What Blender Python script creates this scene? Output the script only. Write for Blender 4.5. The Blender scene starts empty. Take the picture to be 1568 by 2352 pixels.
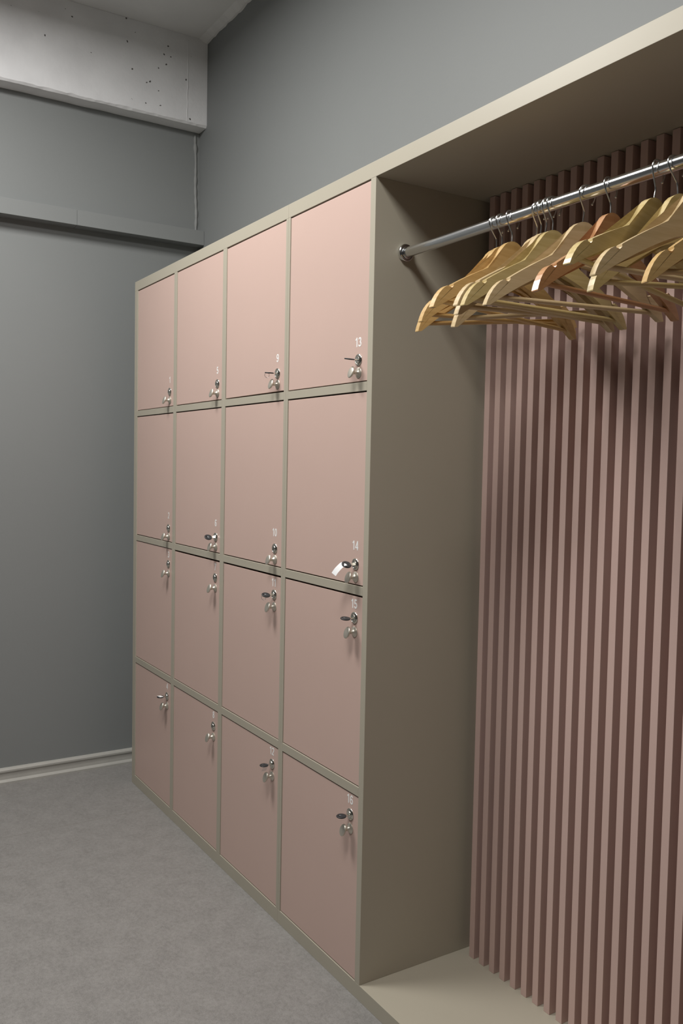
import bpy, bmesh, math, random
from mathutils import Vector, Matrix, noise
random.seed(7)
SC = bpy.context.scene
COL = SC.collection
PI = math.pi

# ------------------------------------------------------------------ camera
cam_d = bpy.data.cameras.new('camera')
cam = bpy.data.objects.new('camera', cam_d)
COL.objects.link(cam)
R_ = Vector((0.5299, 0.8479, 0.0193)).normalized()
F_ = Vector((-0.8463, 0.5301, -0.0528)).normalized()
R_ = (R_ - F_ * R_.dot(F_)).normalized()
U_ = R_.cross(F_)
M = Matrix.Identity(4)
for i in range(3):
    M[i][0], M[i][1], M[i][2] = R_[i], U_[i], -F_[i]
M[0][3], M[1][3], M[2][3] = 3.56, -1.2034, 1.3602
cam.matrix_world = M
cam_d.sensor_fit = 'HORIZONTAL'
cam_d.sensor_width = 24.0
cam_d.lens = 2009.0 * 24.0 / 1568.0
cam_d.clip_start = 0.05
SC.camera = cam

# ------------------------------------------------------------------ world and exposure
w = bpy.data.worlds.new('world')
SC.world = w
w.use_nodes = True
w.node_tree.nodes['Background'].inputs[0].default_value = (0.5, 0.52, 0.55, 1)
w.node_tree.nodes['Background'].inputs[1].default_value = 0.004
SC.view_settings.view_transform = 'Standard'
SC.view_settings.look = 'None'
SC.view_settings.gamma = 1.0
SC.view_settings.use_curve_mapping = False
SC.view_settings.exposure = 0.0

# square panel luminaires (out of the frame, above the camera): x0, x1, y, z, power
LAMP_Z = 3.16
LAMPS = [(0.70, 1.36, -1.10, LAMP_Z, 53.0), (2.27, 2.93, -1.18, LAMP_Z, 43.0)]   # last number: watts
LAMP_SPREAD = 180
LAMP_RGB = (1.0, 0.983, 0.955)
LAMP_W = 0.66

# ------------------------------------------------------------------ dimensions
H = 2.10
D = 0.3801                      # wall behind the cabinets
XW = -0.248                     # wall at the end of the cabinets
CEIL = 3.2346
X1, Y0 = 6.2, -4.2              # far ends of the room behind the camera
ZP = 0.0408                     # top of the plinth
ZT = 2.0617                     # underside of the top panel
oL, d1l, d1r, d2l, d2r, d3l, d3r, oR, W = 0.0362, 0.4414, 0.4693, 0.8768, 0.9059, 1.3115, 1.3370, 1.7453, 1.7674
XS = 0.5 * (d3l + d3r)          # seam between the two cabinets
ROWS = [(1.5700, ZT), (1.0574, 1.5474), (0.5463, 1.0346), (ZP, 0.5221)]
YS = 0.332                      # slat front
XE = 3.72                       # right end of the wardrobe (out of the frame)

# ------------------------------------------------------------------ helpers
def ID(o, label=None, cat=None, group=None, kind=None):
    if label: o['label'] = label
    if cat: o['category'] = cat
    if group: o['group'] = group
    if kind: o['kind'] = kind
    return o

def empty(name, loc=(0, 0, 0), rot=None):
    o = bpy.data.objects.new(name, None)
    o.empty_display_size = 0.05
    COL.objects.link(o)
    o.location = loc
    if rot: o.rotation_euler = rot
    return o

def obj(name, bm, mat, parent=None, smooth=False, bevel=0.0, seg=2):
    me = bpy.data.meshes.new(name)
    bmesh.ops.recalc_face_normals(bm, faces=bm.faces)
    bm.to_mesh(me); bm.free()
    if mat: me.materials.append(mat)
    if smooth:
        for p in me.polygons: p.use_smooth = True
    o = bpy.data.objects.new(name, me)
    COL.objects.link(o)
    if parent: o.parent = parent
    if bevel:
        b = o.modifiers.new('bevel', 'BEVEL'); b.width = bevel; b.segments = seg; b.limit_method = 'ANGLE'
        b.angle_limit = math.radians(40)
    return o

def box(bm, a, b):
    x0, y0, z0 = a; x1, y1, z1 = b
    v = [bm.verts.new(p) for p in ((x0,y0,z0),(x1,y0,z0),(x1,y1,z0),(x0,y1,z0),(x0,y0,z1),(x1,y0,z1),(x1,y1,z1),(x0,y1,z1))]
    for f in ((0,1,2,3),(4,5,6,7),(0,1,5,4),(1,2,6,5),(2,3,7,6),(3,0,4,7)):
        bm.faces.new([v[i] for i in f])

def boxes(*l):
    bm = bmesh.new()
    for a, b in l: box(bm, a, b)
    return bm

def lathe(bm, prof, axis='Y', n=40, org=(0, 0, 0)):
    # prof: (radius, along) ; closed at both ends
    o = Vector(org)
    rings = []
    for r, t in prof:
        if r < 1e-6:
            p = {'Y': (0, t, 0), 'X': (t, 0, 0), 'Z': (0, 0, t)}[axis]
            rings.append([bm.verts.new(o + Vector(p))]); continue
        ring = []
        for k in range(n):
            a = 2 * PI * k / n
            c, s = r * math.cos(a), r * math.sin(a)
            p = {'Y': (c, t, s), 'X': (t, c, s), 'Z': (c, s, t)}[axis]
            ring.append(bm.verts.new(o + Vector(p)))
        rings.append(ring)
    for A, B in zip(rings, rings[1:]):
        if len(A) == 1 and len(B) == 1: continue
        for k in range(n):
            a0, a1 = A[k % len(A)], A[(k + 1) % len(A)]
            b0, b1 = B[k % len(B)], B[(k + 1) % len(B)]
            vs = []
            for q in (a0, a1, b1, b0):
                if q not in vs: vs.append(q)
            if len(vs) > 2: bm.faces.new(vs)

def tube(bm, pts, r, n=12, taper=None):
    pts = [Vector(p) for p in pts]
    rings = []
    ref = None
    for i, p in enumerate(pts):
        t = (pts[min(i + 1, len(pts) - 1)] - pts[max(i - 1, 0)]).normalized()
        if ref is None:
            ref = t.orthogonal().normalized()
        ref = (ref - t * ref.dot(t)).normalized()
        b = t.cross(ref)
        rr = r if taper is None else r * taper[i]
        rings.append([bm.verts.new(p + ref * rr * math.cos(2 * PI * k / n) + b * rr * math.sin(2 * PI * k / n)) for k in range(n)])
    for A, B in zip(rings, rings[1:]):
        for k in range(n): bm.faces.new((A[k], A[(k + 1) % n], B[(k + 1) % n], B[k]))
    bm.faces.new(rings[0]); bm.faces.new(rings[-1])

def smooth_path(pts, k=6):
    P = [Vector(p) for p in pts]
    out = []
    for i in range(len(P) - 1):
        p0, p1, p2, p3 = P[max(i - 1, 0)], P[i], P[i + 1], P[min(i + 2, len(P) - 1)]
        for j in range(k):
            t = j / k
            out.append(0.5 * ((2 * p1) + (-p0 + p2) * t + (2 * p0 - 5 * p1 + 4 * p2 - p3) * t * t + (-p0 + 3 * p1 - 3 * p2 + p3) * t ** 3))
    out.append(P[-1])
    return out

# ------------------------------------------------------------------ materials
def mat(name, rgb, rough=0.5, metal=0.0, spec=0.5, bump=None, var=None, coat=0.0):
    m = bpy.data.materials.new(name); m.use_nodes = True
    nt = m.node_tree; b = nt.nodes['Principled BSDF']
    b.inputs['Base Color'].default_value = (*rgb, 1)
    b.inputs['Roughness'].default_value = rough
    b.inputs['Metallic'].default_value = metal
    b.inputs['Specular IOR Level'].default_value = spec
    b.inputs['Coat Weight'].default_value = coat
    b.inputs['Coat Roughness'].default_value = 0.15
    tc = nt.nodes.new('ShaderNodeTexCoord')
    if var:
        sc, amt = var[0], var[1]
        n = nt.nodes.new('ShaderNodeTexNoise'); n.inputs['Scale'].default_value = sc
        n.inputs['Detail'].default_value = 6; n.inputs['Roughness'].default_value = 0.6
        nt.links.new(tc.outputs['Object'], n.inputs['Vector'])
        mr = nt.nodes.new('ShaderNodeMapRange'); mr.inputs[1].default_value = 0.3; mr.inputs[2].default_value = 0.7
        mr.inputs[3].default_value = 1 - amt; mr.inputs[4].default_value = 1 + amt
        nt.links.new(n.outputs['Fac'], mr.inputs[0])
        vm = nt.nodes.new('ShaderNodeVectorMath'); vm.operation = 'SCALE'
        vm.inputs[0].default_value = rgb
        nt.links.new(mr.outputs[0], vm.inputs['Scale'])
        nt.links.new(vm.outputs[0], b.inputs['Base Color'])
    if bump:
        n2 = nt.nodes.new('ShaderNodeTexNoise'); n2.inputs['Scale'].default_value = bump[0]; n2.inputs['Detail'].default_value = 4
        nt.links.new(tc.outputs['Object'], n2.inputs['Vector'])
        bp = nt.nodes.new('ShaderNodeBump'); bp.inputs['Strength'].default_value = bump[1]; bp.inputs['Distance'].default_value = bump[2]
        nt.links.new(n2.outputs['Fac'], bp.inputs['Height'])
        nt.links.new(bp.outputs['Normal'], b.inputs['Normal'])
    return m

WALL = mat('wall_paint_grey', (0.224, 0.234, 0.232), 0.55, spec=0.35, bump=(90, 0.12, 0.002), var=(1.2, 0.02))
WALLD = mat('unseen_wall_darkened', (0.07, 0.072, 0.074), 0.6, spec=0.3, bump=(90, 0.12, 0.002))  # unseen walls, made darker than the grey ones to cut bounce light
CEILM = mat('ceiling_whitewash', (0.72, 0.72, 0.72), 0.9, spec=0.1, bump=(22, 0.3, 0.004), var=(4, 0.04))
GREIGE = mat('greige_laminate', (0.408, 0.374, 0.300), 0.42, spec=0.4, bump=(500, 0.03, 0.0005), var=(3, 0.015))
PINK = mat('dusty_pink_laminate', (0.56, 0.405, 0.35), 0.42, spec=0.4, bump=(500, 0.03, 0.0005), var=(3, 0.015))
SLATM = mat('dusty_pink_slats', (0.56, 0.40, 0.355), 0.5, spec=0.35, bump=(500, 0.03, 0.0005), var=(3, 0.015))
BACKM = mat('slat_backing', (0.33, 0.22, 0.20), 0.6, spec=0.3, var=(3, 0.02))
DARK = mat('cabinet_inside', (0.10, 0.07, 0.055), 0.8, spec=0.2, var=(5, 0.02))
CHROME = mat('polished_chrome', (0.76, 0.77, 0.78), 0.17, 1.0)
CHROME_D = mat('bright_steel', (0.70, 0.70, 0.69), 0.2, 1.0)
NICKEL = mat('satin_nickel', (0.66, 0.62, 0.54), 0.42, 0.85)
NICKEL_P = mat('polished_nickel', (0.70, 0.68, 0.62), 0.16, 1.0)
BLACKP = mat('black_key_plastic', (0.022, 0.024, 0.027), 0.35)
HOLE = mat('keyhole_black', (0.01, 0.01, 0.01), 0.6)
WHITEV = mat('white_vinyl', (0.86, 0.86, 0.85), 0.5)
TAGW = mat('white_paper_tag', (0.90, 0.90, 0.90), 0.5)
BASEM = mat('baseboard_plastic', (0.40, 0.39, 0.36), 0.35, spec=0.5, var=(9, 0.06))

CLEAR = mat('clear_film', (0.95, 0.95, 0.96), 0.12)
CLEAR.node_tree.nodes['Principled BSDF'].inputs['Transmission Weight'].default_value = 0.85
CLEAR.node_tree.nodes['Principled BSDF'].inputs['IOR'].default_value = 1.25

def wood(name, c1, c2):
    m = bpy.data.materials.new(name); m.use_nodes = True
    nt = m.node_tree; b = nt.nodes['Principled BSDF']
    tc = nt.nodes.new('ShaderNodeTexCoord'); mp = nt.nodes.new('ShaderNodeMapping')
    mp.inputs['Scale'].default_value = (3.0, 40.0, 40.0)
    nt.links.new(tc.outputs['Object'], mp.inputs['Vector'])
    n = nt.nodes.new('ShaderNodeTexNoise'); n.inputs['Scale'].default_value = 3.0; n.inputs['Detail'].default_value = 5
    n.inputs['Distortion'].default_value = 0.6
    nt.links.new(mp.outputs[0], n.inputs['Vector'])
    cr = nt.nodes.new('ShaderNodeValToRGB')
    cr.color_ramp.elements[0].position = 0.3; cr.color_ramp.elements[0].color = (*c1, 1)
    cr.color_ramp.elements[1].position = 0.7; cr.color_ramp.elements[1].color = (*c2, 1)
    nt.links.new(n.outputs['Fac'], cr.inputs[0]); nt.links.new(cr.outputs[0], b.inputs['Base Color'])
    b.inputs['Roughness'].default_value = 0.38; b.inputs['Specular IOR Level'].default_value = 0.5
    b.inputs['Coat Weight'].default_value = 0.6; b.inputs['Coat Roughness'].default_value = 0.28
    return m
WOODS = {'pale': wood('pale_beech', (0.52, 0.385, 0.20), (0.64, 0.50, 0.30)),
         'olive': wood('yellow_beech', (0.47, 0.35, 0.14), (0.58, 0.46, 0.22)),
         'gold': wood('golden_beech', (0.50, 0.31, 0.11), (0.62, 0.42, 0.18)),
         'red': wood('reddish_beech', (0.42, 0.20, 0.085), (0.52, 0.28, 0.13))}

def floor_material():
    m = bpy.data.materials.new('grey_linoleum'); m.use_nodes = True
    nt = m.node_tree; L = nt.links; b = nt.nodes['Principled BSDF']
    tc = nt.nodes.new('ShaderNodeTexCoord')
    def nz(s, d, r=0.6):
        n = nt.nodes.new('ShaderNodeTexNoise'); n.inputs['Scale'].default_value = s; n.inputs['Detail'].default_value = d
        n.inputs['Roughness'].default_value = r
        L.new(tc.outputs['Object'], n.inputs['Vector']); return n
    a, c, e = nz(16, 6, 0.65), nz(80, 5, 0.7), nz(300, 3, 0.7)
    def mix(i1, i2, f):
        q = nt.nodes.new('ShaderNodeMix'); q.data_type = 'FLOAT'; q.inputs[0].default_value = f
        L.new(i1, q.inputs[2]); L.new(i2, q.inputs[3]); return q.outputs[0]
    v = mix(mix(a.outputs['Fac'], c.outputs['Fac'], 0.6), e.outputs['Fac'], 0.4)
    cr = nt.nodes.new('ShaderNodeValToRGB')
    cr.color_ramp.elements[0].position = 0.40; cr.color_ramp.elements[0].color = (0.185, 0.178, 0.169, 1)
    cr.color_ramp.elements[1].position = 0.60; cr.color_ramp.elements[1].color = (0.282, 0.272, 0.260, 1)
    L.new(v, cr.inputs[0])
    # welded seam between two sheets, running away from the wall at x = 0.317
    sx = nt.nodes.new('ShaderNodeSeparateXYZ'); L.new(tc.outputs['Object'], sx.inputs[0])
    s1 = nt.nodes.new('ShaderNodeMath'); s1.operation = 'SUBTRACT'; s1.inputs[1].default_value = 0.317; L.new(sx.outputs[0], s1.inputs[0])
    s2 = nt.nodes.new('ShaderNodeMath'); s2.operation = 'ABSOLUTE'; L.new(s1.outputs[0], s2.inputs[0])
    s3 = nt.nodes.new('ShaderNodeMath'); s3.operation = 'LESS_THAN'; s3.inputs[1].default_value = 0.0018; L.new(s2.outputs[0], s3.inputs[0])
    mx = nt.nodes.new('ShaderNodeMix'); mx.data_type = 'RGBA'; L.new(cr.outputs[0], mx.inputs[6])
    mx.inputs[7].default_value = (0.19, 0.18, 0.165, 1)
    fm = nt.nodes.new('ShaderNodeMath'); fm.operation = 'MULTIPLY'; fm.inputs[1].default_value = 0.8; L.new(s3.outputs[0], fm.inputs[0])
    L.new(fm.outputs[0], mx.inputs[0]); L.new(mx.outputs[2], b.inputs['Base Color'])
    b.inputs['Roughness'].default_value = 0.5; b.inputs['Specular IOR Level'].default_value = 0.3
    bp = nt.nodes.new('ShaderNodeBump'); bp.inputs['Strength'].default_value = 0.1; bp.inputs['Distance'].default_value = 0.001
    L.new(e.outputs['Fac'], bp.inputs['Height']); L.new(bp.outputs[0], b.inputs['Normal'])
    return m

def concrete_material():
    m = bpy.data.materials.new('whitewashed_concrete'); m.use_nodes = True
    nt = m.node_tree; L = nt.links; b = nt.nodes['Principled BSDF']
    tc = nt.nodes.new('ShaderNodeTexCoord')
    vo = nt.nodes.new('ShaderNodeTexVoronoi'); vo.inputs['Scale'].default_value = 27; vo.inputs['Randomness'].default_value = 1
    mpp = nt.nodes.new('ShaderNodeMapping'); mpp.inputs['Scale'].default_value = (0.0, 1.0, 1.0)
    L.new(tc.outputs['Object'], mpp.inputs['Vector'])
    nd = nt.nodes.new('ShaderNodeTexNoise'); nd.inputs['Scale'].default_value = 70; L.new(mpp.outputs[0], nd.inputs['Vector'])
    ad = nt.nodes.new('ShaderNodeVectorMath'); ad.operation = 'MULTIPLY_ADD'; ad.inputs[1].default_value = (0, 0.012, 0.012)
    L.new(nd.outputs['Color'], ad.inputs[0]); L.new(mpp.outputs[0], ad.inputs[2]); L.new(ad.outputs[0], vo.inputs['Vector'])
    # only some cells carry a pit, and the pits differ in size
    sep = nt.nodes.new('ShaderNodeSeparateColor'); L.new(vo.outputs['Color'], sep.inputs[0])
    sz = nt.nodes.new('ShaderNodeMapRange'); sz.inputs[1].default_value = 0.40; sz.inputs[2].default_value = 1.0
    sz.inputs[3].default_value = 0.0; sz.inputs[4].default_value = 0.12
    L.new(sep.outputs[0], sz.inputs[0])
    lt = nt.nodes.new('ShaderNodeMath'); lt.operation = 'SUBTRACT'; L.new(sz.outputs[0], lt.inputs[0]); L.new(vo.outputs['Distance'], lt.inputs[1])
    pit = nt.nodes.new('ShaderNodeMapRange'); pit.inputs[1].default_value = 0.0; pit.inputs[2].default_value = 0.03
    L.new(lt.outputs[0], pit.inputs[0])
    no = nt.nodes.new('ShaderNodeTexNoise'); no.inputs['Scale'].default_value = 7; no.inputs['Detail'].default_value = 6
    L.new(tc.outputs['Object'], no.inputs['Vector'])
    cr = nt.nodes.new('ShaderNodeValToRGB')
    cr.color_ramp.elements[0].position = 0.3; cr.color_ramp.elements[0].color = (0.74, 0.74, 0.75, 1)
    cr.color_ramp.elements[1].position = 0.7; cr.color_ramp.elements[1].color = (0.82, 0.82, 0.83, 1)
    L.new(no.outputs['Fac'], cr.inputs[0])
    mx = nt.nodes.new('ShaderNodeMix'); mx.data_type = 'RGBA'
    L.new(pit.outputs[0], mx.inputs[0]); L.new(cr.outputs[0], mx.inputs[6]); mx.inputs[7].default_value = (0.13, 0.125, 0.12, 1)
    L.new(mx.outputs[2], b.inputs['Base Color'])
    n3 = nt.nodes.new('ShaderNodeTexNoise'); n3.inputs['Scale'].default_value = 40; n3.inputs['Detail'].default_value = 5
    L.new(tc.outputs['Object'], n3.inputs['Vector'])
    hh = nt.nodes.new('ShaderNodeMath'); hh.operation = 'SUBTRACT'; L.new(n3.outputs['Fac'], hh.inputs[0]); L.new(pit.outputs[0], hh.inputs[1])
    bp = nt.nodes.new('ShaderNodeBump'); bp.inputs['Strength'].default_value = 0.35; bp.inputs['Distance'].default_value = 0.004
    L.new(hh.outputs[0], bp.inputs['Height']); L.new(bp.outputs[0], b.inputs['Normal'])
    b.inputs['Roughness'].default_value = 0.9; b.inputs['Specular IOR Level'].default_value = 0.1
    return m
CONC = concrete_material()

# ------------------------------------------------------------------ the room
def struct(name, bm, m, **k):
    o = obj(name, bm, m, **k); o['kind'] = 'structure'; return o

T = 0.12
struct('floor', boxes(((XW - T, Y0 - T, -0.1), (X1 + T, D + T, 0))), floor_material())
struct('wall_right', boxes(((XW - T, D, 0), (X1 + T, D + T, CEIL))), WALL)
struct('wall_left', boxes(((XW - T, Y0 - T, 0), (XW, D, CEIL))), WALL)
struct('wall_front', boxes(((XW, Y0 - T, 0), (X1 + T, Y0, CEIL))), WALLD)
struct('wall_back', boxes(((X1, Y0, 0), (X1 + T, D, CEIL))), WALLD)
struct('ceiling', boxes(((XW - T, Y0 - T, CEIL), (X1 + T, D + T, CEIL + 0.1))), CEILM)

def rough_slab(x0, x1, y0, y1, z0, z1, amp, ny):
    # a beam whose lower front edge is chipped: section in x-z swept along y
    bm = bmesh.new()
    rows = []
    for i in range(ny + 1):
        y = y0 + (y1 - y0) * i / ny
        n1 = noise.noise(Vector((y * 23, 1.3, 0))) * amp
        n2 = noise.noise(Vector((y * 31, 7.7, 0))) * amp
        n3 = noise.noise(Vector((y * 9, 4.1, 2))) * amp * 0.7
        e = 0.007 + abs(n1) * 0.9
        sec = [(x0, z0 + n3 * 0.6), (x1 - e, z0 + n3 * 0.6), (x1, z0 + e + n2 * 0.5), (x1, z1), (x0, z1)]
        rows.append([bm.verts.new((x, y, z)) for x, z in sec])
    for A, B in zip(rows, rows[1:]):
        for k in range(5): bm.faces.new((A[k], A[(k + 1) % 5], B[(k + 1) % 5], B[k]))
    bm.faces.new(rows[0]); bm.faces.new(rows[-1])
    return bm
struct('trim_1', rough_slab(XW - 0.001, -0.1637, Y0, D - 0.0005, 2.8577, CEIL - 0.0005, 0.006, 900), CONC)

# vertical mortar ridge down the beam near the corner
bm = bmesh.new()
pts, tp = [], []
for i in range(90):
    z = 2.868 + (CEIL - 0.02 - 2.868) * i / 89
    pts.append((-0.1637, 0.287 + 0.006 * noise.noise(Vector((z * 16, 0, 5))), z))
    tp.append(0.5 + 0.9 * abs(noise.noise(Vector((z * 40, 3, 1)))))
tube(bm, pts, 0.0035, 8, tp)
struct('trim_2', bm, CONC, smooth=True)

# rough whitewashed edge where ceiling meets the grey wall
bm = bmesh.new()
rows = []
for i in range(300):
    x = XW + 0.084 + (X1 - XW - 0.084) * i / 299
    dz = 0.012 + 0.012 * noise.noise(Vector((x * 14, 9, 0))) + 0.006 * noise.noise(Vector((x * 55, 2, 0)))
    rows.append([bm.verts.new(p) for p in ((x, D + 0.001, CEIL - dz), (x, D - 0.010, CEIL - dz), (x, D - 0.045, CEIL + 0.001), (x, D + 0.001, CEIL + 0.001))])
for A, B in zip(rows, rows[1:]):
    for k in range(4): bm.faces.new((A[k], A[(k + 1) % 4], B[(k + 1) % 4], B[k]))
struct('trim_3', bm, CEILM)

# boxed ledge on the left wall, painted like the wall, in two lengths
struct('trim_4', boxes(((XW - 0.001, -0.188, 2.3422), (-0.181, D - 0.0005, 2.4055)),
                       ((XW - 0.001, Y0, 2.3422), (-0.1815, -0.1888, 2.4058))), WALL, bevel=0.0012)
# lumpy strip of old filler in the corner between beam and ledge
bm = bmesh.new()
pts, tp = [], []
for i in range(80):
    z = 2.4056 + (2.845 - 2.4056) * i / 79
    pts.append((XW + 0.001, D - 0.013 - 0.006 * noise.noise(Vector((z * 9, 1, 0))) - 0.008 * (z - 2.4) / 0.44, z))
    tp.append(0.6 + 1.1 * abs(noise.noise(Vector((z * 21, 6, 3)))))
tube(bm, pts, 0.0080, 8, tp)
struct('trim_5', bm, mat('corner_filler', (0.30, 0.305, 0.30), 0.8, spec=0.2, bump=(120, 0.4, 0.002)), smooth=True)

# baseboard on the left wall: round top, hollow middle, stepped foot
prof = [(0, 0), (0.0215, 0), (0.0215, 0.008), (0.017, 0.0135), (0.0125, 0.017), (0.0115, 0.030), (0.0125, 0.043),
        (0.0165, 0.049), (0.0165, 0.056), (0.012, 0.062), (0.005, 0.0645), (0, 0.0645)]
bm = bmesh.new()
A = [bm.verts.new((XW + p[0], Y0, p[1])) for p in prof]
B = [bm.verts.new((XW + p[0], D, p[1])) for p in prof]
for k in range(len(prof)): bm.faces.new((A[k], A[(k + 1) % len(prof)], B[(k + 1) % len(prof)], B[k]))
bm.faces.new(A); bm.faces.new(B)
struct('baseboard_left', bm, BASEM)

# ------------------------------------------------------------------ luminaires
def emit(name, rgb, s):
    m = bpy.data.materials.new(name); m.use_nodes = True
    nt = m.node_tree; nt.nodes.clear()
    e = nt.nodes.new('ShaderNodeEmission'); e.inputs[0].default_value = (*rgb, 1); e.inputs[1].default_value = s
    o = nt.nodes.new('ShaderNodeOutputMaterial'); nt.links.new(e.outputs[0], o.inputs[0])
    return m
HOUS = mat('luminaire_housing', (0.75, 0.75, 0.75), 0.4)
for k, (x0, x1, ly, lz, s) in enumerate(LAMPS):
    t = empty('ceiling_lamp', ((x0 + x1) / 2, ly, lz))
    ID(t, ['white square panel lamp hanging from the ceiling in front of the left lockers',
           'white square panel lamp hanging from the ceiling in front of the open wardrobe'][k], 'lamp', 'square ceiling lamps')
    h = (x1 - x0) / 2
    obj('housing', boxes(((-h - .01, -LAMP_W/2 - .008, 0.004), (h + .01, LAMP_W/2 + .008, 0.05))), HOUS, t, bevel=0.003)
    obj('diffuser', boxes(((-h, -LAMP_W/2, -0.006), (h, LAMP_W/2, 0.004))), emit('lamp_diffuser', LAMP_RGB, 3.0), t)
    ld = bpy.data.lights.new('panel_light', 'AREA'); ld.shape = 'RECTANGLE'; ld.size = 2 * h; ld.size_y = LAMP_W
    ld.energy = s; ld.color = LAMP_RGB; ld.spread = math.radians(LAMP_SPREAD)
    lo = bpy.data.objects.new('panel_light', ld); COL.objects.link(lo); lo.parent = t; lo.location = (0, 0, -0.008)
    for sx in (-1, 1):
        bm = bmesh.new(); tube(bm, [(sx * h * .8, 0, 0.05), (sx * h * .8, 0, CEIL - lz)], 0.0015, 6)
        obj('suspension_wire', bm, CHROME_D, t)

# ------------------------------------------------------------------ cabinets
YB = 0.372
def panel(name, a, b, parent, m=GREIGE, bevel=0.0007):
    return obj(name, boxes((a, b)), m, parent, bevel=bevel)

lc = empty('locker_cabinet', (0, 0, 0))
ID(lc, 'greige cabinet of twelve dusty pink locker doors numbered 1 to 12, at the left', 'locker')
wc = empty('wardrobe_cabinet', (0, 0, 0))
ID(wc, 'greige cabinet with pink locker doors 13 to 16 and an open hanging niche', 'wardrobe')

# frames: cabinet A (three columns)
g = 0.00025
panel('side_panel', (0, 0, ZP), (oL, YB, ZT), lc)
panel('divider', (d1l, 0, ZP), (d1r, YB, ZT), lc)
panel('divider', (d2l, 0, ZP), (d2r, YB, ZT), lc)
panel('side_panel', (d3l, 0, ZP), (XS - g, YB, ZT), lc)
panel('top_panel', (0, 0, ZT), (XS - g, YB + .006, H), lc)
panel('plinth', (0, 0, 0), (XS - g, YB, ZP), lc)
# cabinet B
panel('side_panel', (XS + g, 0, ZP), (d3r, YB, ZT), wc)
panel('divider', (oR, 0, ZP), (W, YB, ZT), wc)
panel('side_panel', (XE, 0, ZP), (XE + 0.022, YB, ZT), wc)
panel('top_panel', (XS + g, 0, ZT), (XE + 0.022, YB + .006, H), wc)
panel('base_panel', (XS + g, 0, 0), (XE + 0.022, YB, ZP), wc)

cols = [(oL, d1l), (d1r, d2l), (d2r, d3l), (d3r, oR)]
for ci, (a, b) in enumerate(cols):
    par = wc if ci == 3 else lc
    for zt, zb in ((1.5700, 1.5474), (1.0574, 1.0346), (0.5463, 0.5221)):
        panel('shelf_rail', (a, 0, zb), (b, YB - 0.01, zt), par)
    panel('back_panel', (a, YB - 0.008, ZP), (b, YB - 0.001, ZT), par, DARK, 0)

# ------------------------------------------------------------------ door furniture
def knob_bm():
    bm = bmesh.new()
    # round foot, thin neck, flat domed head; axis along -y
    lathe(bm, [(0, 0.0), (0.0135, 0.0), (0.0138, -0.0012), (0.0130, -0.0022), (0.0098, -0.0034), (0.0062, -0.0062), (0.0046, -0.0110),
               (0.0046, -0.0150), (0.0060, -0.0180), (0.0100, -0.0195), (0.0138, -0.0205), (0.0148, -0.0222), (0.0146, -0.0240), (0.0132, -0.0254),
               (0.0090, -0.0262), (0.0, -0.0266)], 'Y', 40)
    for v in bm.verts:                      # the head is a narrow oval leaning out at its foot
        if v.co.y < -0.0175:
            k = min(1.0, (-0.0175 - v.co.y) / 0.002)
            v.co.x *= 1 - 0.2 * k
            v.co.y += 0.30 * v.co.z * k
    return bm
def rosette_bm():
    bm = bmesh.new()
    lathe(bm, [(0, 0.0), (0.0150, 0.0), (0.0153, -0.0012), (0.0146, -0.0024), (0.0126, -0.0034), (0.0112, -0.0036), (0.0104, -0.0026), (0.0096, -0.0026),
               (0.0092, -0.0046), (0.0086, -0.0054), (0.0, -0.0054)], 'Y', 40)
    return bm
def keyhole_bm(a):
    bm = boxes(((-0.0012, -0.0058, -0.0042), (0.0012, -0.0050, 0.0042)))
    bmesh.ops.rotate(bm, verts=bm.verts, cent=(0, 0, 0), matrix=Matrix.Rotation(a, 3, 'Y'))
    return bm
def mesh_of(bm, name, m, smooth=True):
    me = bpy.data.meshes.new(name); bmesh.ops.recalc_face_normals(bm, faces=bm.faces); bm.to_mesh(me); bm.free()
    me.materials.append(m)
    if smooth:
        for p in me.polygons: p.use_smooth = True
        me.set_sharp_from_angle(angle=math.radians(35))
    return me
KNOB = mesh_of(knob_bm(), 'knob', NICKEL)
ROSE = mesh_of(rosette_bm(), 'lock', NICKEL_P)
HOLE_ME = mesh_of(keyhole_bm(0.0), 'keyhole', HOLE, False)

def inst(name, me, parent, loc, rot=None):
    o = bpy.data.objects.new(name, me); COL.objects.link(o); o.parent = parent; o.location = loc
    if rot: o.rotation_euler = rot
    return o

def arc(cx, cy, rx, ry, a0, a1, n=18):
    return [(cx + rx * math.cos(math.radians(a0 + (a1 - a0) * i / n)), cy + ry * math.sin(math.radians(a0 + (a1 - a0) * i / n))) for i in range(n + 1)]
SIX = [arc(.28, .31, .205, .235, 0, 360, 28), [(.475, .77), (.42, .88), (.35, .92), (.27, .925), (.19, .88), (.12, .76), (.083, .60), (.075, .45), (.075, .31)]]
DIGIT = {
 '0': [arc(.28, .5, .205, .425, 0, 360, 36)],
 '1': [[(.09, .74), (.20, .80), (.28, .88), (.33, .98)], [(.345, 0), (.345, 1)]],
 '2': [arc(.28, .70, .2, .225, 170, -35) + [(.27, .32), (.13, .16), (.075, .075), (.50, .075)]],
 '3': [arc(.27, .715, .18, .21, 165, -90), arc(.27, .285, .21, .21, 90, -165)],
 '4': [[(.41, 0), (.41, .99)], [(.40, .94), (.075, .27), (.55, .27)]],
 '5': [[(.49, .925), (.15, .925), (.10, .52)] , arc(.27, .325, .21, .25, 140, -160)],
 '6': SIX,
 '7': [[(.05, .925), (.50, .925), (.36, .68), (.25, .36), (.20, 0)]],
 '8': [arc(.28, .73, .17, .195, 0, 360, 28), arc(.28, .29, .205, .215, 0, 360, 28)],
 '9': [[(.56 - x, 1 - y) for x, y in st] for st in SIX]}
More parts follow.
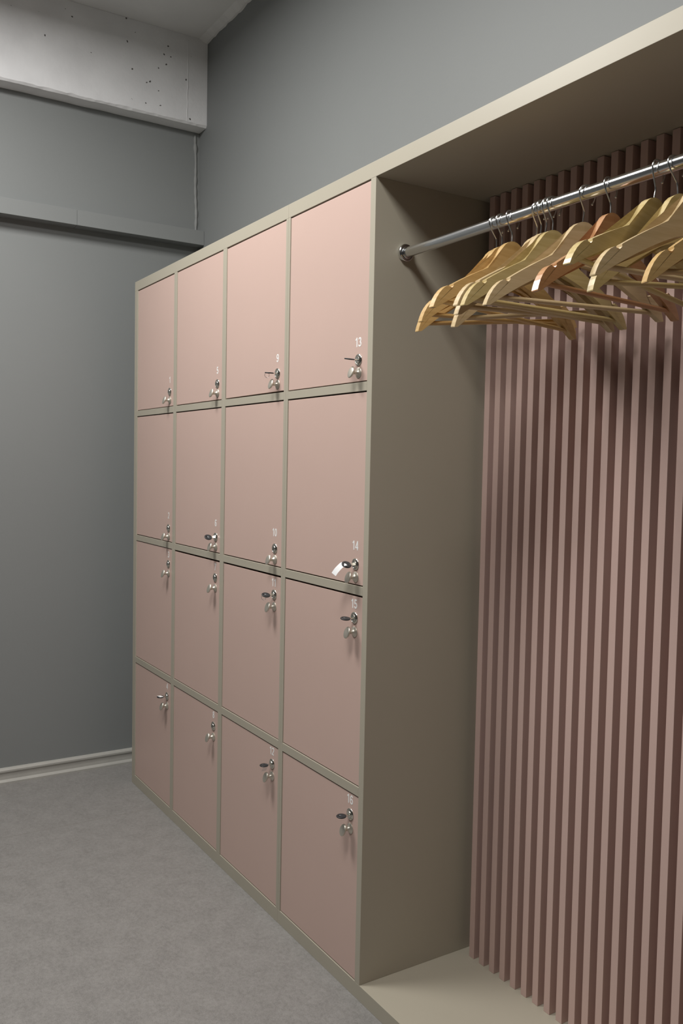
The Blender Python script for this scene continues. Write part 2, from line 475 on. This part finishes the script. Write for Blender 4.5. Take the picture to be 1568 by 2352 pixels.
def number_mesh(txt, h):
    bm = bmesh.new(); t = 0.075; kx = 1.06
    tw = 0.60 * (len(txt) - 1) + 0.56
    layer = 0
    for ci_, ch in enumerate(txt):
        for st in DIGIT[ch]:
            P = [Vector((x, y)) for x, y in st]
            closed = (P[0] - P[-1]).length < 1e-4
            if closed: P = P[:-1]
            n = len(P); Lf, Rt = [], []
            for i in range(n):
                a = P[i - 1] if (i or closed) else P[i]
                b = P[(i + 1) % n] if (i < n - 1 or closed) else P[i]
                d1 = (P[i] - a).normalized() if (P[i] - a).length > 1e-6 else (b - P[i]).normalized()
                d2 = (b - P[i]).normalized() if (b - P[i]).length > 1e-6 else d1
                m_ = (d1 + d2).normalized(); nn = Vector((-m_.y, m_.x))
                w_ = min(t / max(0.45, nn.dot(Vector((-d1.y, d1.x)))), t * 1.8)
                for sgn, S in ((1, Lf), (-1, Rt)):
                    q = P[i] + nn * w_ * sgn
                    X = (q.x + ci_ * 0.60 - tw / 2) * h * kx; Z = (q.y - 0.5) * h
                    S.append((bm.verts.new((X, 0.0, Z)), bm.verts.new((X, -0.00022 - layer * 0.00002, Z))))
            layer += 1
            rng = range(n) if closed else range(n - 1)
            for i in rng:
                j = (i + 1) % n
                bm.faces.new((Lf[i][1], Lf[j][1], Rt[j][1], Rt[i][1]))
                bm.faces.new((Lf[i][0], Lf[j][0], Lf[j][1], Lf[i][1]))
                bm.faces.new((Rt[i][0], Rt[j][0], Rt[j][1], Rt[i][1]))
    out = bpy.data.meshes.new('number'); bmesh.ops.recalc_face_normals(bm, faces=bm.faces); bm.to_mesh(out); bm.free()
    out.materials.append(WHITEV)
    return out

LOCKX = [0.4005, 0.8385, 1.2675, 1.7045]
LOCKZ = [1.6265, 1.1115, 0.9745, 0.4640]
KNOBZ = [1.5942, 1.0790, 0.9385, 0.4272]
NUMDZ = [0.0445, 0.0478, 0.0355, 0.0385]
DOORY = 0.0022
TH = 0.016
gaps_b = {9: .0042, 5: .0032, 13: .0028, 1: .0026}
gaps_t = {7: .0060, 11: .0058, 15: .0048, 3: .0022}
tilt = {9: -0.0035, 11: 0.0018, 7: 0.0012, 2: 0.0008, 14: 0.0006}
for ci, (a, b) in enumerate(cols):
    for ri, (zb, zt) in enumerate(ROWS):
        num = ci * 4 + ri + 1
        par = wc if ci == 3 else lc
        gb = gaps_b.get(num, 0.0030 if ri < 2 else 0.0024); gt = gaps_t.get(num, 0.0034 if ri in (0, 1, 2) else 0.0028)
        zb2, zt2 = zb + gb, zt - gt
        xa, xb = a + 0.0012, b - 0.0020
        cx, cz = (xa + xb) / 2, (zb2 + zt2) / 2
        hw, hz = (xb - xa) / 2, (zt2 - zb2) / 2
        d = obj('door', boxes(((-hw, 0, -hz), (hw, TH, hz))), PINK, par, bevel=0.0006)
        d.location = (cx, DOORY, cz); d.rotation_euler = (0, tilt.get(num, 0.0), 0)
        d['label'] = 'dusty pink locker door number %d' % num
        lx = LOCKX[ci] + {3: .002, 12: .004, 16: .002, 14: .003, 15: .003, 13: -.002}.get(num, 0) - cx
        lz = LOCKZ[ri] - cz
        lk = inst('lock', ROSE, d, (lx, 0, lz), (0, random.uniform(-1, 1), 0)); lk['label'] = 'round nickel lock'
        inst('knob', KNOB, d, (lx + 0.0012, 0, KNOBZ[ri] - cz))['label'] = 'satin nickel knob'
        if num not in (4, 6, 9, 11, 12, 13, 14, 15, 16):
            inst('keyhole', HOLE_ME, d, (lx, 0, lz), (0, 0.3 * (num % 3), 0))
        nm = inst('number', number_mesh(str(num), 0.0236), d, (lx - 0.003 if num > 9 else lx - 0.001, -0.0001, lz + NUMDZ[ri]))
        nm['label'] = 'white number %d' % num

# ------------------------------------------------------------------ keys left in the locks
def make_key(num, ang, label, bow='black', extra=None, group=None, droop=0.0):
    ci, ri = (num - 1) // 4, (num - 1) % 4
    lx = LOCKX[ci] + {3: .002, 12: .004, 16: .002, 14: .003, 15: .003, 13: -.002}.get(num, 0)
    t = empty('key', (lx, DOORY - 0.0052, LOCKZ[ri]), (0, ang, 0))
    ID(t, label, 'key', group)
    # local: -y out of the door, x across the bow, z thickness
    bm = bmesh.new()
    box(bm, (-0.0046, -0.0100, -0.0012), (0.0046, 0.0006, 0.0012))
    obj('blade', bm, NICKEL_P, t, bevel=0.0003)
    bm = bmesh.new()
    # oval bow with a hole, tapering thickness
    n = 40; cy = -0.0222; ra, rb = 0.0118, 0.0134
    rings = []
    for s, zz in ((0.93, -0.0016), (1.0, -0.0008), (1.0, 0.0008), (0.93, 0.0016)):
        rings.append([bm.verts.new((s * ra * math.cos(2*PI*k/n), cy + s * rb * math.sin(2*PI*k/n), zz)) for k in range(n)])
    hr = [[bm.verts.new((0.0026 * math.cos(2*PI*k/n), cy - 0.0062 + 0.0016 * math.sin(2*PI*k/n), zz)) for k in range(n)] for zz in (0.0016, -0.0016)]
    loop = rings + hr
    for A, B in zip(loop, loop[1:] + loop[:1]):
        for k in range(n): bm.faces.new((A[k], A[(k+1) % n], B[(k+1) % n], B[k]))
    obj('bow', bm, BLACKP if bow == 'black' else NICKEL_P, t, smooth=True)['label'] = 'black plastic bow' if bow == 'black' else 'steel bow'
    if extra == 'ring':
        bm = bmesh.new(); r = 0.0075
        c = Matrix.Rotation(-ang, 3, 'Y')
        pts = []
        for k in range(33):
            a = 2 * PI * k / 32
            pts.append(Vector((0, cy - 0.0072, 0)) + c @ Vector((0.7 * r * math.cos(a) * 0.5, r * math.cos(a) * 0.8, -r + 0.0006 + r * math.sin(a))))
        tube(bm, pts, 0.00055, 8)
        obj('key_ring', bm, CHROME_D, t, smooth=True)['label'] = 'thin steel split ring'
    if extra in ('tag', 'film', 'sticker'):
        c = Matrix.Rotation(-ang, 3, 'Y')
        if extra == 'tag':
            path = [(0, cy - 0.004, 0.0026), (-0.002, cy - 0.010, 0.001), (-0.007, cy - 0.016, -0.006), (-0.014, cy - 0.0215, -0.016), (-0.020, cy - 0.025, -0.026)]
            wv = Vector((0.0080, 0.0010, -0.0032)); m_ = TAGW
        elif extra == 'film':
            path = [(0.001, cy + 0.008, 0.0026), (0.0, cy + 0.006, -0.004), (-0.002, cy + 0.003, -0.012), (-0.004, cy + 0.001, -0.019)]
            wv = Vector((0.003, 0.0060, 0.001)); m_ = CLEAR
        else:
            path = [(-0.008, cy - 0.004, 0.0022), (-0.002, cy - 0.0015, 0.0024), (0.004, cy + 0.001, 0.0024), (0.0085, cy + 0.003, 0.0022)]
            wv = Vector((0.0, 0.0068, 0.0)); m_ = TAGW
        path = smooth_path(path, 5)
        bm = bmesh.new(); rows = []
        for p in path:
            q = p if extra == 'sticker' else c @ p
            ww = wv if extra == 'sticker' else c @ wv
            th = Vector((0.0004, 0, 0.0003))
            rows.append([bm.verts.new(q + ww + th), bm.verts.new(q - ww + th), bm.verts.new(q - ww - th), bm.verts.new(q + ww - th)])
        for A, B in zip(rows, rows[1:]):
            for k in range(4): bm.faces.new((A[k], A[(k+1) % 4], B[(k+1) % 4], B[k]))
        bm.faces.new(rows[0]); bm.faces.new(rows[-1])
        nm = {'tag': 'tag', 'film': 'clear_tag', 'sticker': 'sticker'}[extra]
        obj(nm, bm, m_, t)['label'] = {'tag': 'white paper tag', 'film': 'clear plastic tag', 'sticker': 'white sticker'}[extra]
    return t
KG = 'keys left in the locker locks'
make_key(4, 0.10, 'small key with white sticker in the lock of locker 4', extra='sticker', group=KG)
make_key(6, 0.75, 'black headed key in the lock of locker 6', group=KG)
make_key(9, 0.08, 'key with small hanging ring in the lock of locker 9', extra='ring', group=KG)
make_key(11, 0.47, 'black headed key with hanging ring in the lock of locker 11', extra='ring', group=KG)
make_key(12, 0.05, 'black headed key with clear tag in the lock of locker 12', extra='film', group=KG)
make_key(13, 0.17, 'key seen edge on in the lock of locker 13', group=KG)
make_key(14, 0.68, 'black headed key with long white tag in the lock of locker 14', extra='tag', group=KG)
make_key(15, 0.20, 'black headed key without tag in the lock of locker 15', group=KG)
make_key(16, 0.10, 'black headed key without tag in the lock of locker 16', group=KG)

# ------------------------------------------------------------------ slatted panel
sp = empty('slatted_panel', (1.80, YS, ZP))
ID(sp, 'panel of vertical dusty pink slats lining the back of the open wardrobe', 'wall panel')
bm = bmesh.new()
S0, SPI, SW = 1.8031, 0.0397, 0.0190
i = 0
while S0 + i * SPI + SW < XE - 0.01:
    x = S0 + i * SPI
    box(bm, (x - 1.80, 0, 0.0002), (x + SW - 1.80, 0.0335, ZT - ZP - 0.0012)); i += 1
obj('slats', bm, SLATM, sp, bevel=0.0005)
obj('backing_board', boxes(((W + .0004 - 1.80, 0.0337, 0.0002), (XE - .0004 - 1.80, 0.0397, ZT - ZP - 0.0012))), BACKM, sp)

# ------------------------------------------------------------------ clothes rail
YR, ZR, RR = 0.0895, 1.8904, 0.0125
rl = empty('clothes_rail', (W, YR, ZR))
ID(rl, 'round polished chrome clothes rail fixed across the open wardrobe', 'clothes rail')
bm = bmesh.new(); lathe(bm, [(0, 0.001), (RR, 0.001), (RR, XE - W - 0.001), (0, XE - W - 0.001)], 'X', 64)
o = obj('rail_tube', bm, CHROME, rl, smooth=True); o.data.set_sharp_from_angle(angle=math.radians(40))
for s in (0, 1):
    bm = bmesh.new()
    pr = [(0.0128, 0.0003), (0.0205, 0.0003), (0.0212, 0.0020), (0.0212, 0.0085), (0.0200, 0.0098), (0.0178, 0.0100), (0.0172, 0.0075), (0.0155, 0.0075), (0.0150, 0.0120), (0.0140, 0.0128), (0.0127, 0.0128)]
    if s: pr = [(r, XE - W - t) for r, t in pr]
    lathe(bm, pr + pr[:1], 'X', 56)
    o = obj('flange', bm, CHROME, rl, smooth=True); o.data.set_sharp_from_angle(angle=math.radians(35))

# ------------------------------------------------------------------ coat hangers
# local frame: x across the shoulders, z up, origin where the hook rests on the rail
WT, BEND, HT = 0.2080, 0.02, 0.0073
half_top = [(0.0, -0.0665), (0.0080, -0.0672), (0.0160, -0.0705), (0.0240, -0.0765), (0.0310, -0.0850), (0.0375, -0.0960), (0.0435, -0.1070), (0.0510, -0.1180),
            (0.0600, -0.1275), (0.0700, -0.1350), (0.0850, -0.1430), (0.1050, -0.1535), (0.1300, -0.1675), (0.1555, -0.1830)]
notch = [(0.1580, -0.1850), (0.1576, -0.1890), (0.1588, -0.1930), (0.1620, -0.1955), (0.1660, -0.1950), (0.1685, -0.1920), (0.1690, -0.1895)]
end = [(0.1725, -0.1905), (0.1790, -0.1945), (0.1860, -0.2010), (0.1930, -0.2095), (0.1990, -0.2195), (0.2035, -0.2295), (0.2062, -0.2375), (0.2060, -0.2392),
       (0.2010, -0.2392), (0.1980, -0.2385)]
bottom = [(0.1800, -0.2265), (0.1550, -0.2110), (0.1300, -0.1965), (0.1050, -0.1830), (0.0800, -0.1705), (0.0550, -0.1600), (0.0280, -0.1520), (0.0, -0.1490)]
half = half_top + notch + end + bottom
def hanger_body(right_sign):
    bm = bmesh.new()
    half_b = [p for p in half]
    # split the outline into quads between upper and lower chain by x, so that the bend stays clean
    outline = [(-x, z) for x, z in reversed(half_b[1:-1])] 
    full = half_b + outline        # clockwise from the top centre round to the top centre
    front, back = [], []
    for x, z in full:
        y = BEND * abs(x)
        front.append(bm.verts.new((x, y - HT, z))); back.append(bm.verts.new((x, y + HT, z)))
    n = len(full); m = len(half_b)
    # two halves as separate n-gons sharing the centre line
    R = list(range(0, m)); Lh = [m - 1] + list(range(m, n)) + [0]
    for S in (front, back):
        bm.faces.new([S[i] for i in R]); bm.faces.new([S[i] for i in Lh])
    for i in range(n):
        j = (i + 1) % n
        bm.faces.new((front[i], front[j], back[j], back[i]))
    bmesh.ops.triangulate(bm, faces=[f for f in bm.faces if len(f.verts) > 4])
    return bm
def make_hanger(kind):
    t = empty('coat_hanger')
    bm = hanger_body(1)
    b = obj('body', bm, WOODS[kind], t, bevel=0.0013, seg=3)
    b.modifiers['bevel'].angle_limit = math.radians(50)
    bm = bmesh.new()
    ends = 0.184
    tube(bm, [(-ends, BEND * ends, -0.2225), (-ends * .5, BEND * ends * 0.99, -0.2225), (0, BEND * ends, -0.2225), (ends * .5, BEND * ends, -0.2225), (ends, BEND * ends, -0.2225)], 0.0047, 14)
    o = obj('trouser_bar', bm, WOODS[kind], t, smooth=True); o.data.set_sharp_from_angle(angle=math.radians(50))
    hp = [(0, 0, -0.072), (0, 0, -0.060), (0, 0, -0.048), (-0.004, 0, -0.040), (-0.0125, 0, -0.026), (-0.0172, 0, -0.015), (-0.0165, 0, -0.0065), (-0.0105, 0, -0.0002),
          (0, 0, 0.00165), (0.0100, 0, -0.0006), (0.0170, 0, -0.0068), (0.0196, 0, -0.015), (0.0190, 0, -0.0235), (0.0160, 0, -0.0310)]
    bm = bmesh.new(); tube(bm, smooth_path(hp, 5), 0.00155, 10)
    lathe(bm, [(0, -0.0024), (0.0017, -0.0017), (0.0024, 0), (0.0017, 0.0017), (0, 0.0024)], 'Z', 12, (0.0156, 0, -0.0318))
    obj('hook', bm, CHROME_D, t, smooth=True)
    return t
protos = {}
HANG = [ # hook x, shift of the body along the rail below the leaning hook, yaw, roll, swing, tone, label
 (2.1020, -0.003, -0.1409, 0.0981, 0.0156, 'gold', 'golden wooden hanger nearest the side panel, its tip hanging lowest'),
 (2.1235, 0.000, -0.0827, 0.0249, -0.0120, 'gold', 'golden wooden hanger second from the side panel, tip above the lowest tip'),
 (2.1528, 0.003, 0.0275, -0.0600, -0.0373, 'gold', 'orange brown wooden hanger third from the side panel'),
 (2.2316, -0.010, -0.0984, 0.1300, 0.1101, 'pale', 'pale hanger of the middle cluster whose left tip dips lowest'),
 (2.2440, -0.006, -0.0361, 0.0322, 0.0433, 'pale', 'pale hanger mostly hidden behind the yellow hanger, tip just left of it'),
 (2.2610, -0.006, -0.0640, -0.0352, 0.0219, 'pale', 'hanger tucked tightly behind the yellow hanger in the middle cluster'),
 (2.2725, 0.000, -0.0937, -0.0259, -0.0104, 'olive', 'yellow wooden hanger at the front of the middle cluster'),
 (2.3606, 0.0, -0.1856, 0.0007, 0.0380, 'pale', 'pale wooden hanger hanging alone right of the middle cluster'),
 (2.4142, 0.0, 0.0637, -0.0133, -0.0721, 'red', 'dark reddish brown wooden hanger'),
 (2.5241, -0.005, 0.0685, -0.1263, -0.0308, 'olive', 'yellow wooden hanger right of the reddish one, its left tip raised highest'),
 (2.5556, 0.002, -0.1065, 0.0640, -0.0631, 'olive', 'wooden hanger whose tip pokes out below the long front arm'),
 (2.6008, 0.012, -0.1810, -0.0314, -0.0090, 'pale', 'wooden hanger with long arm across the front, second from the right edge'),
 (2.7101, 0.0, -0.3072, 0.0659, -0.0045, 'gold', 'wooden hanger cut by the right edge of the picture'),
]
for k, (hx, dx, yaw, roll, sw, tone, label) in enumerate(HANG):
    if tone not in protos:
        t = make_hanger(tone); protos[tone] = t
    else:
        src = protos[tone]
        t = src.copy(); COL.objects.link(t)
        for ch in list(src.children):
            c = ch.copy(); COL.objects.link(c); c.parent = t
    # axes: local x -> world +y at yaw 0, local y -> world -x
    Rz = Matrix.Rotation(PI / 2 + yaw, 4, 'Z')
    Rr = Matrix.Rotation(-roll, 4, 'Y')
    Rs = Matrix.Rotation(sw, 4, 'X')
    t.matrix_world = Matrix.Translation((hx, YR, ZR + RR + 0.0002)) @ Rz @ Rs @ Rr
    if dx:
        for ch in t.children:
            if ch.name.split('.')[0] == 'hook': ch.rotation_euler = (math.atan2(-dx, 0.066), 0, 0)
            else: ch.location = (0, -dx, 0)
    ID(t, label, 'hanger', 'wooden coat hangers on the chrome rail')
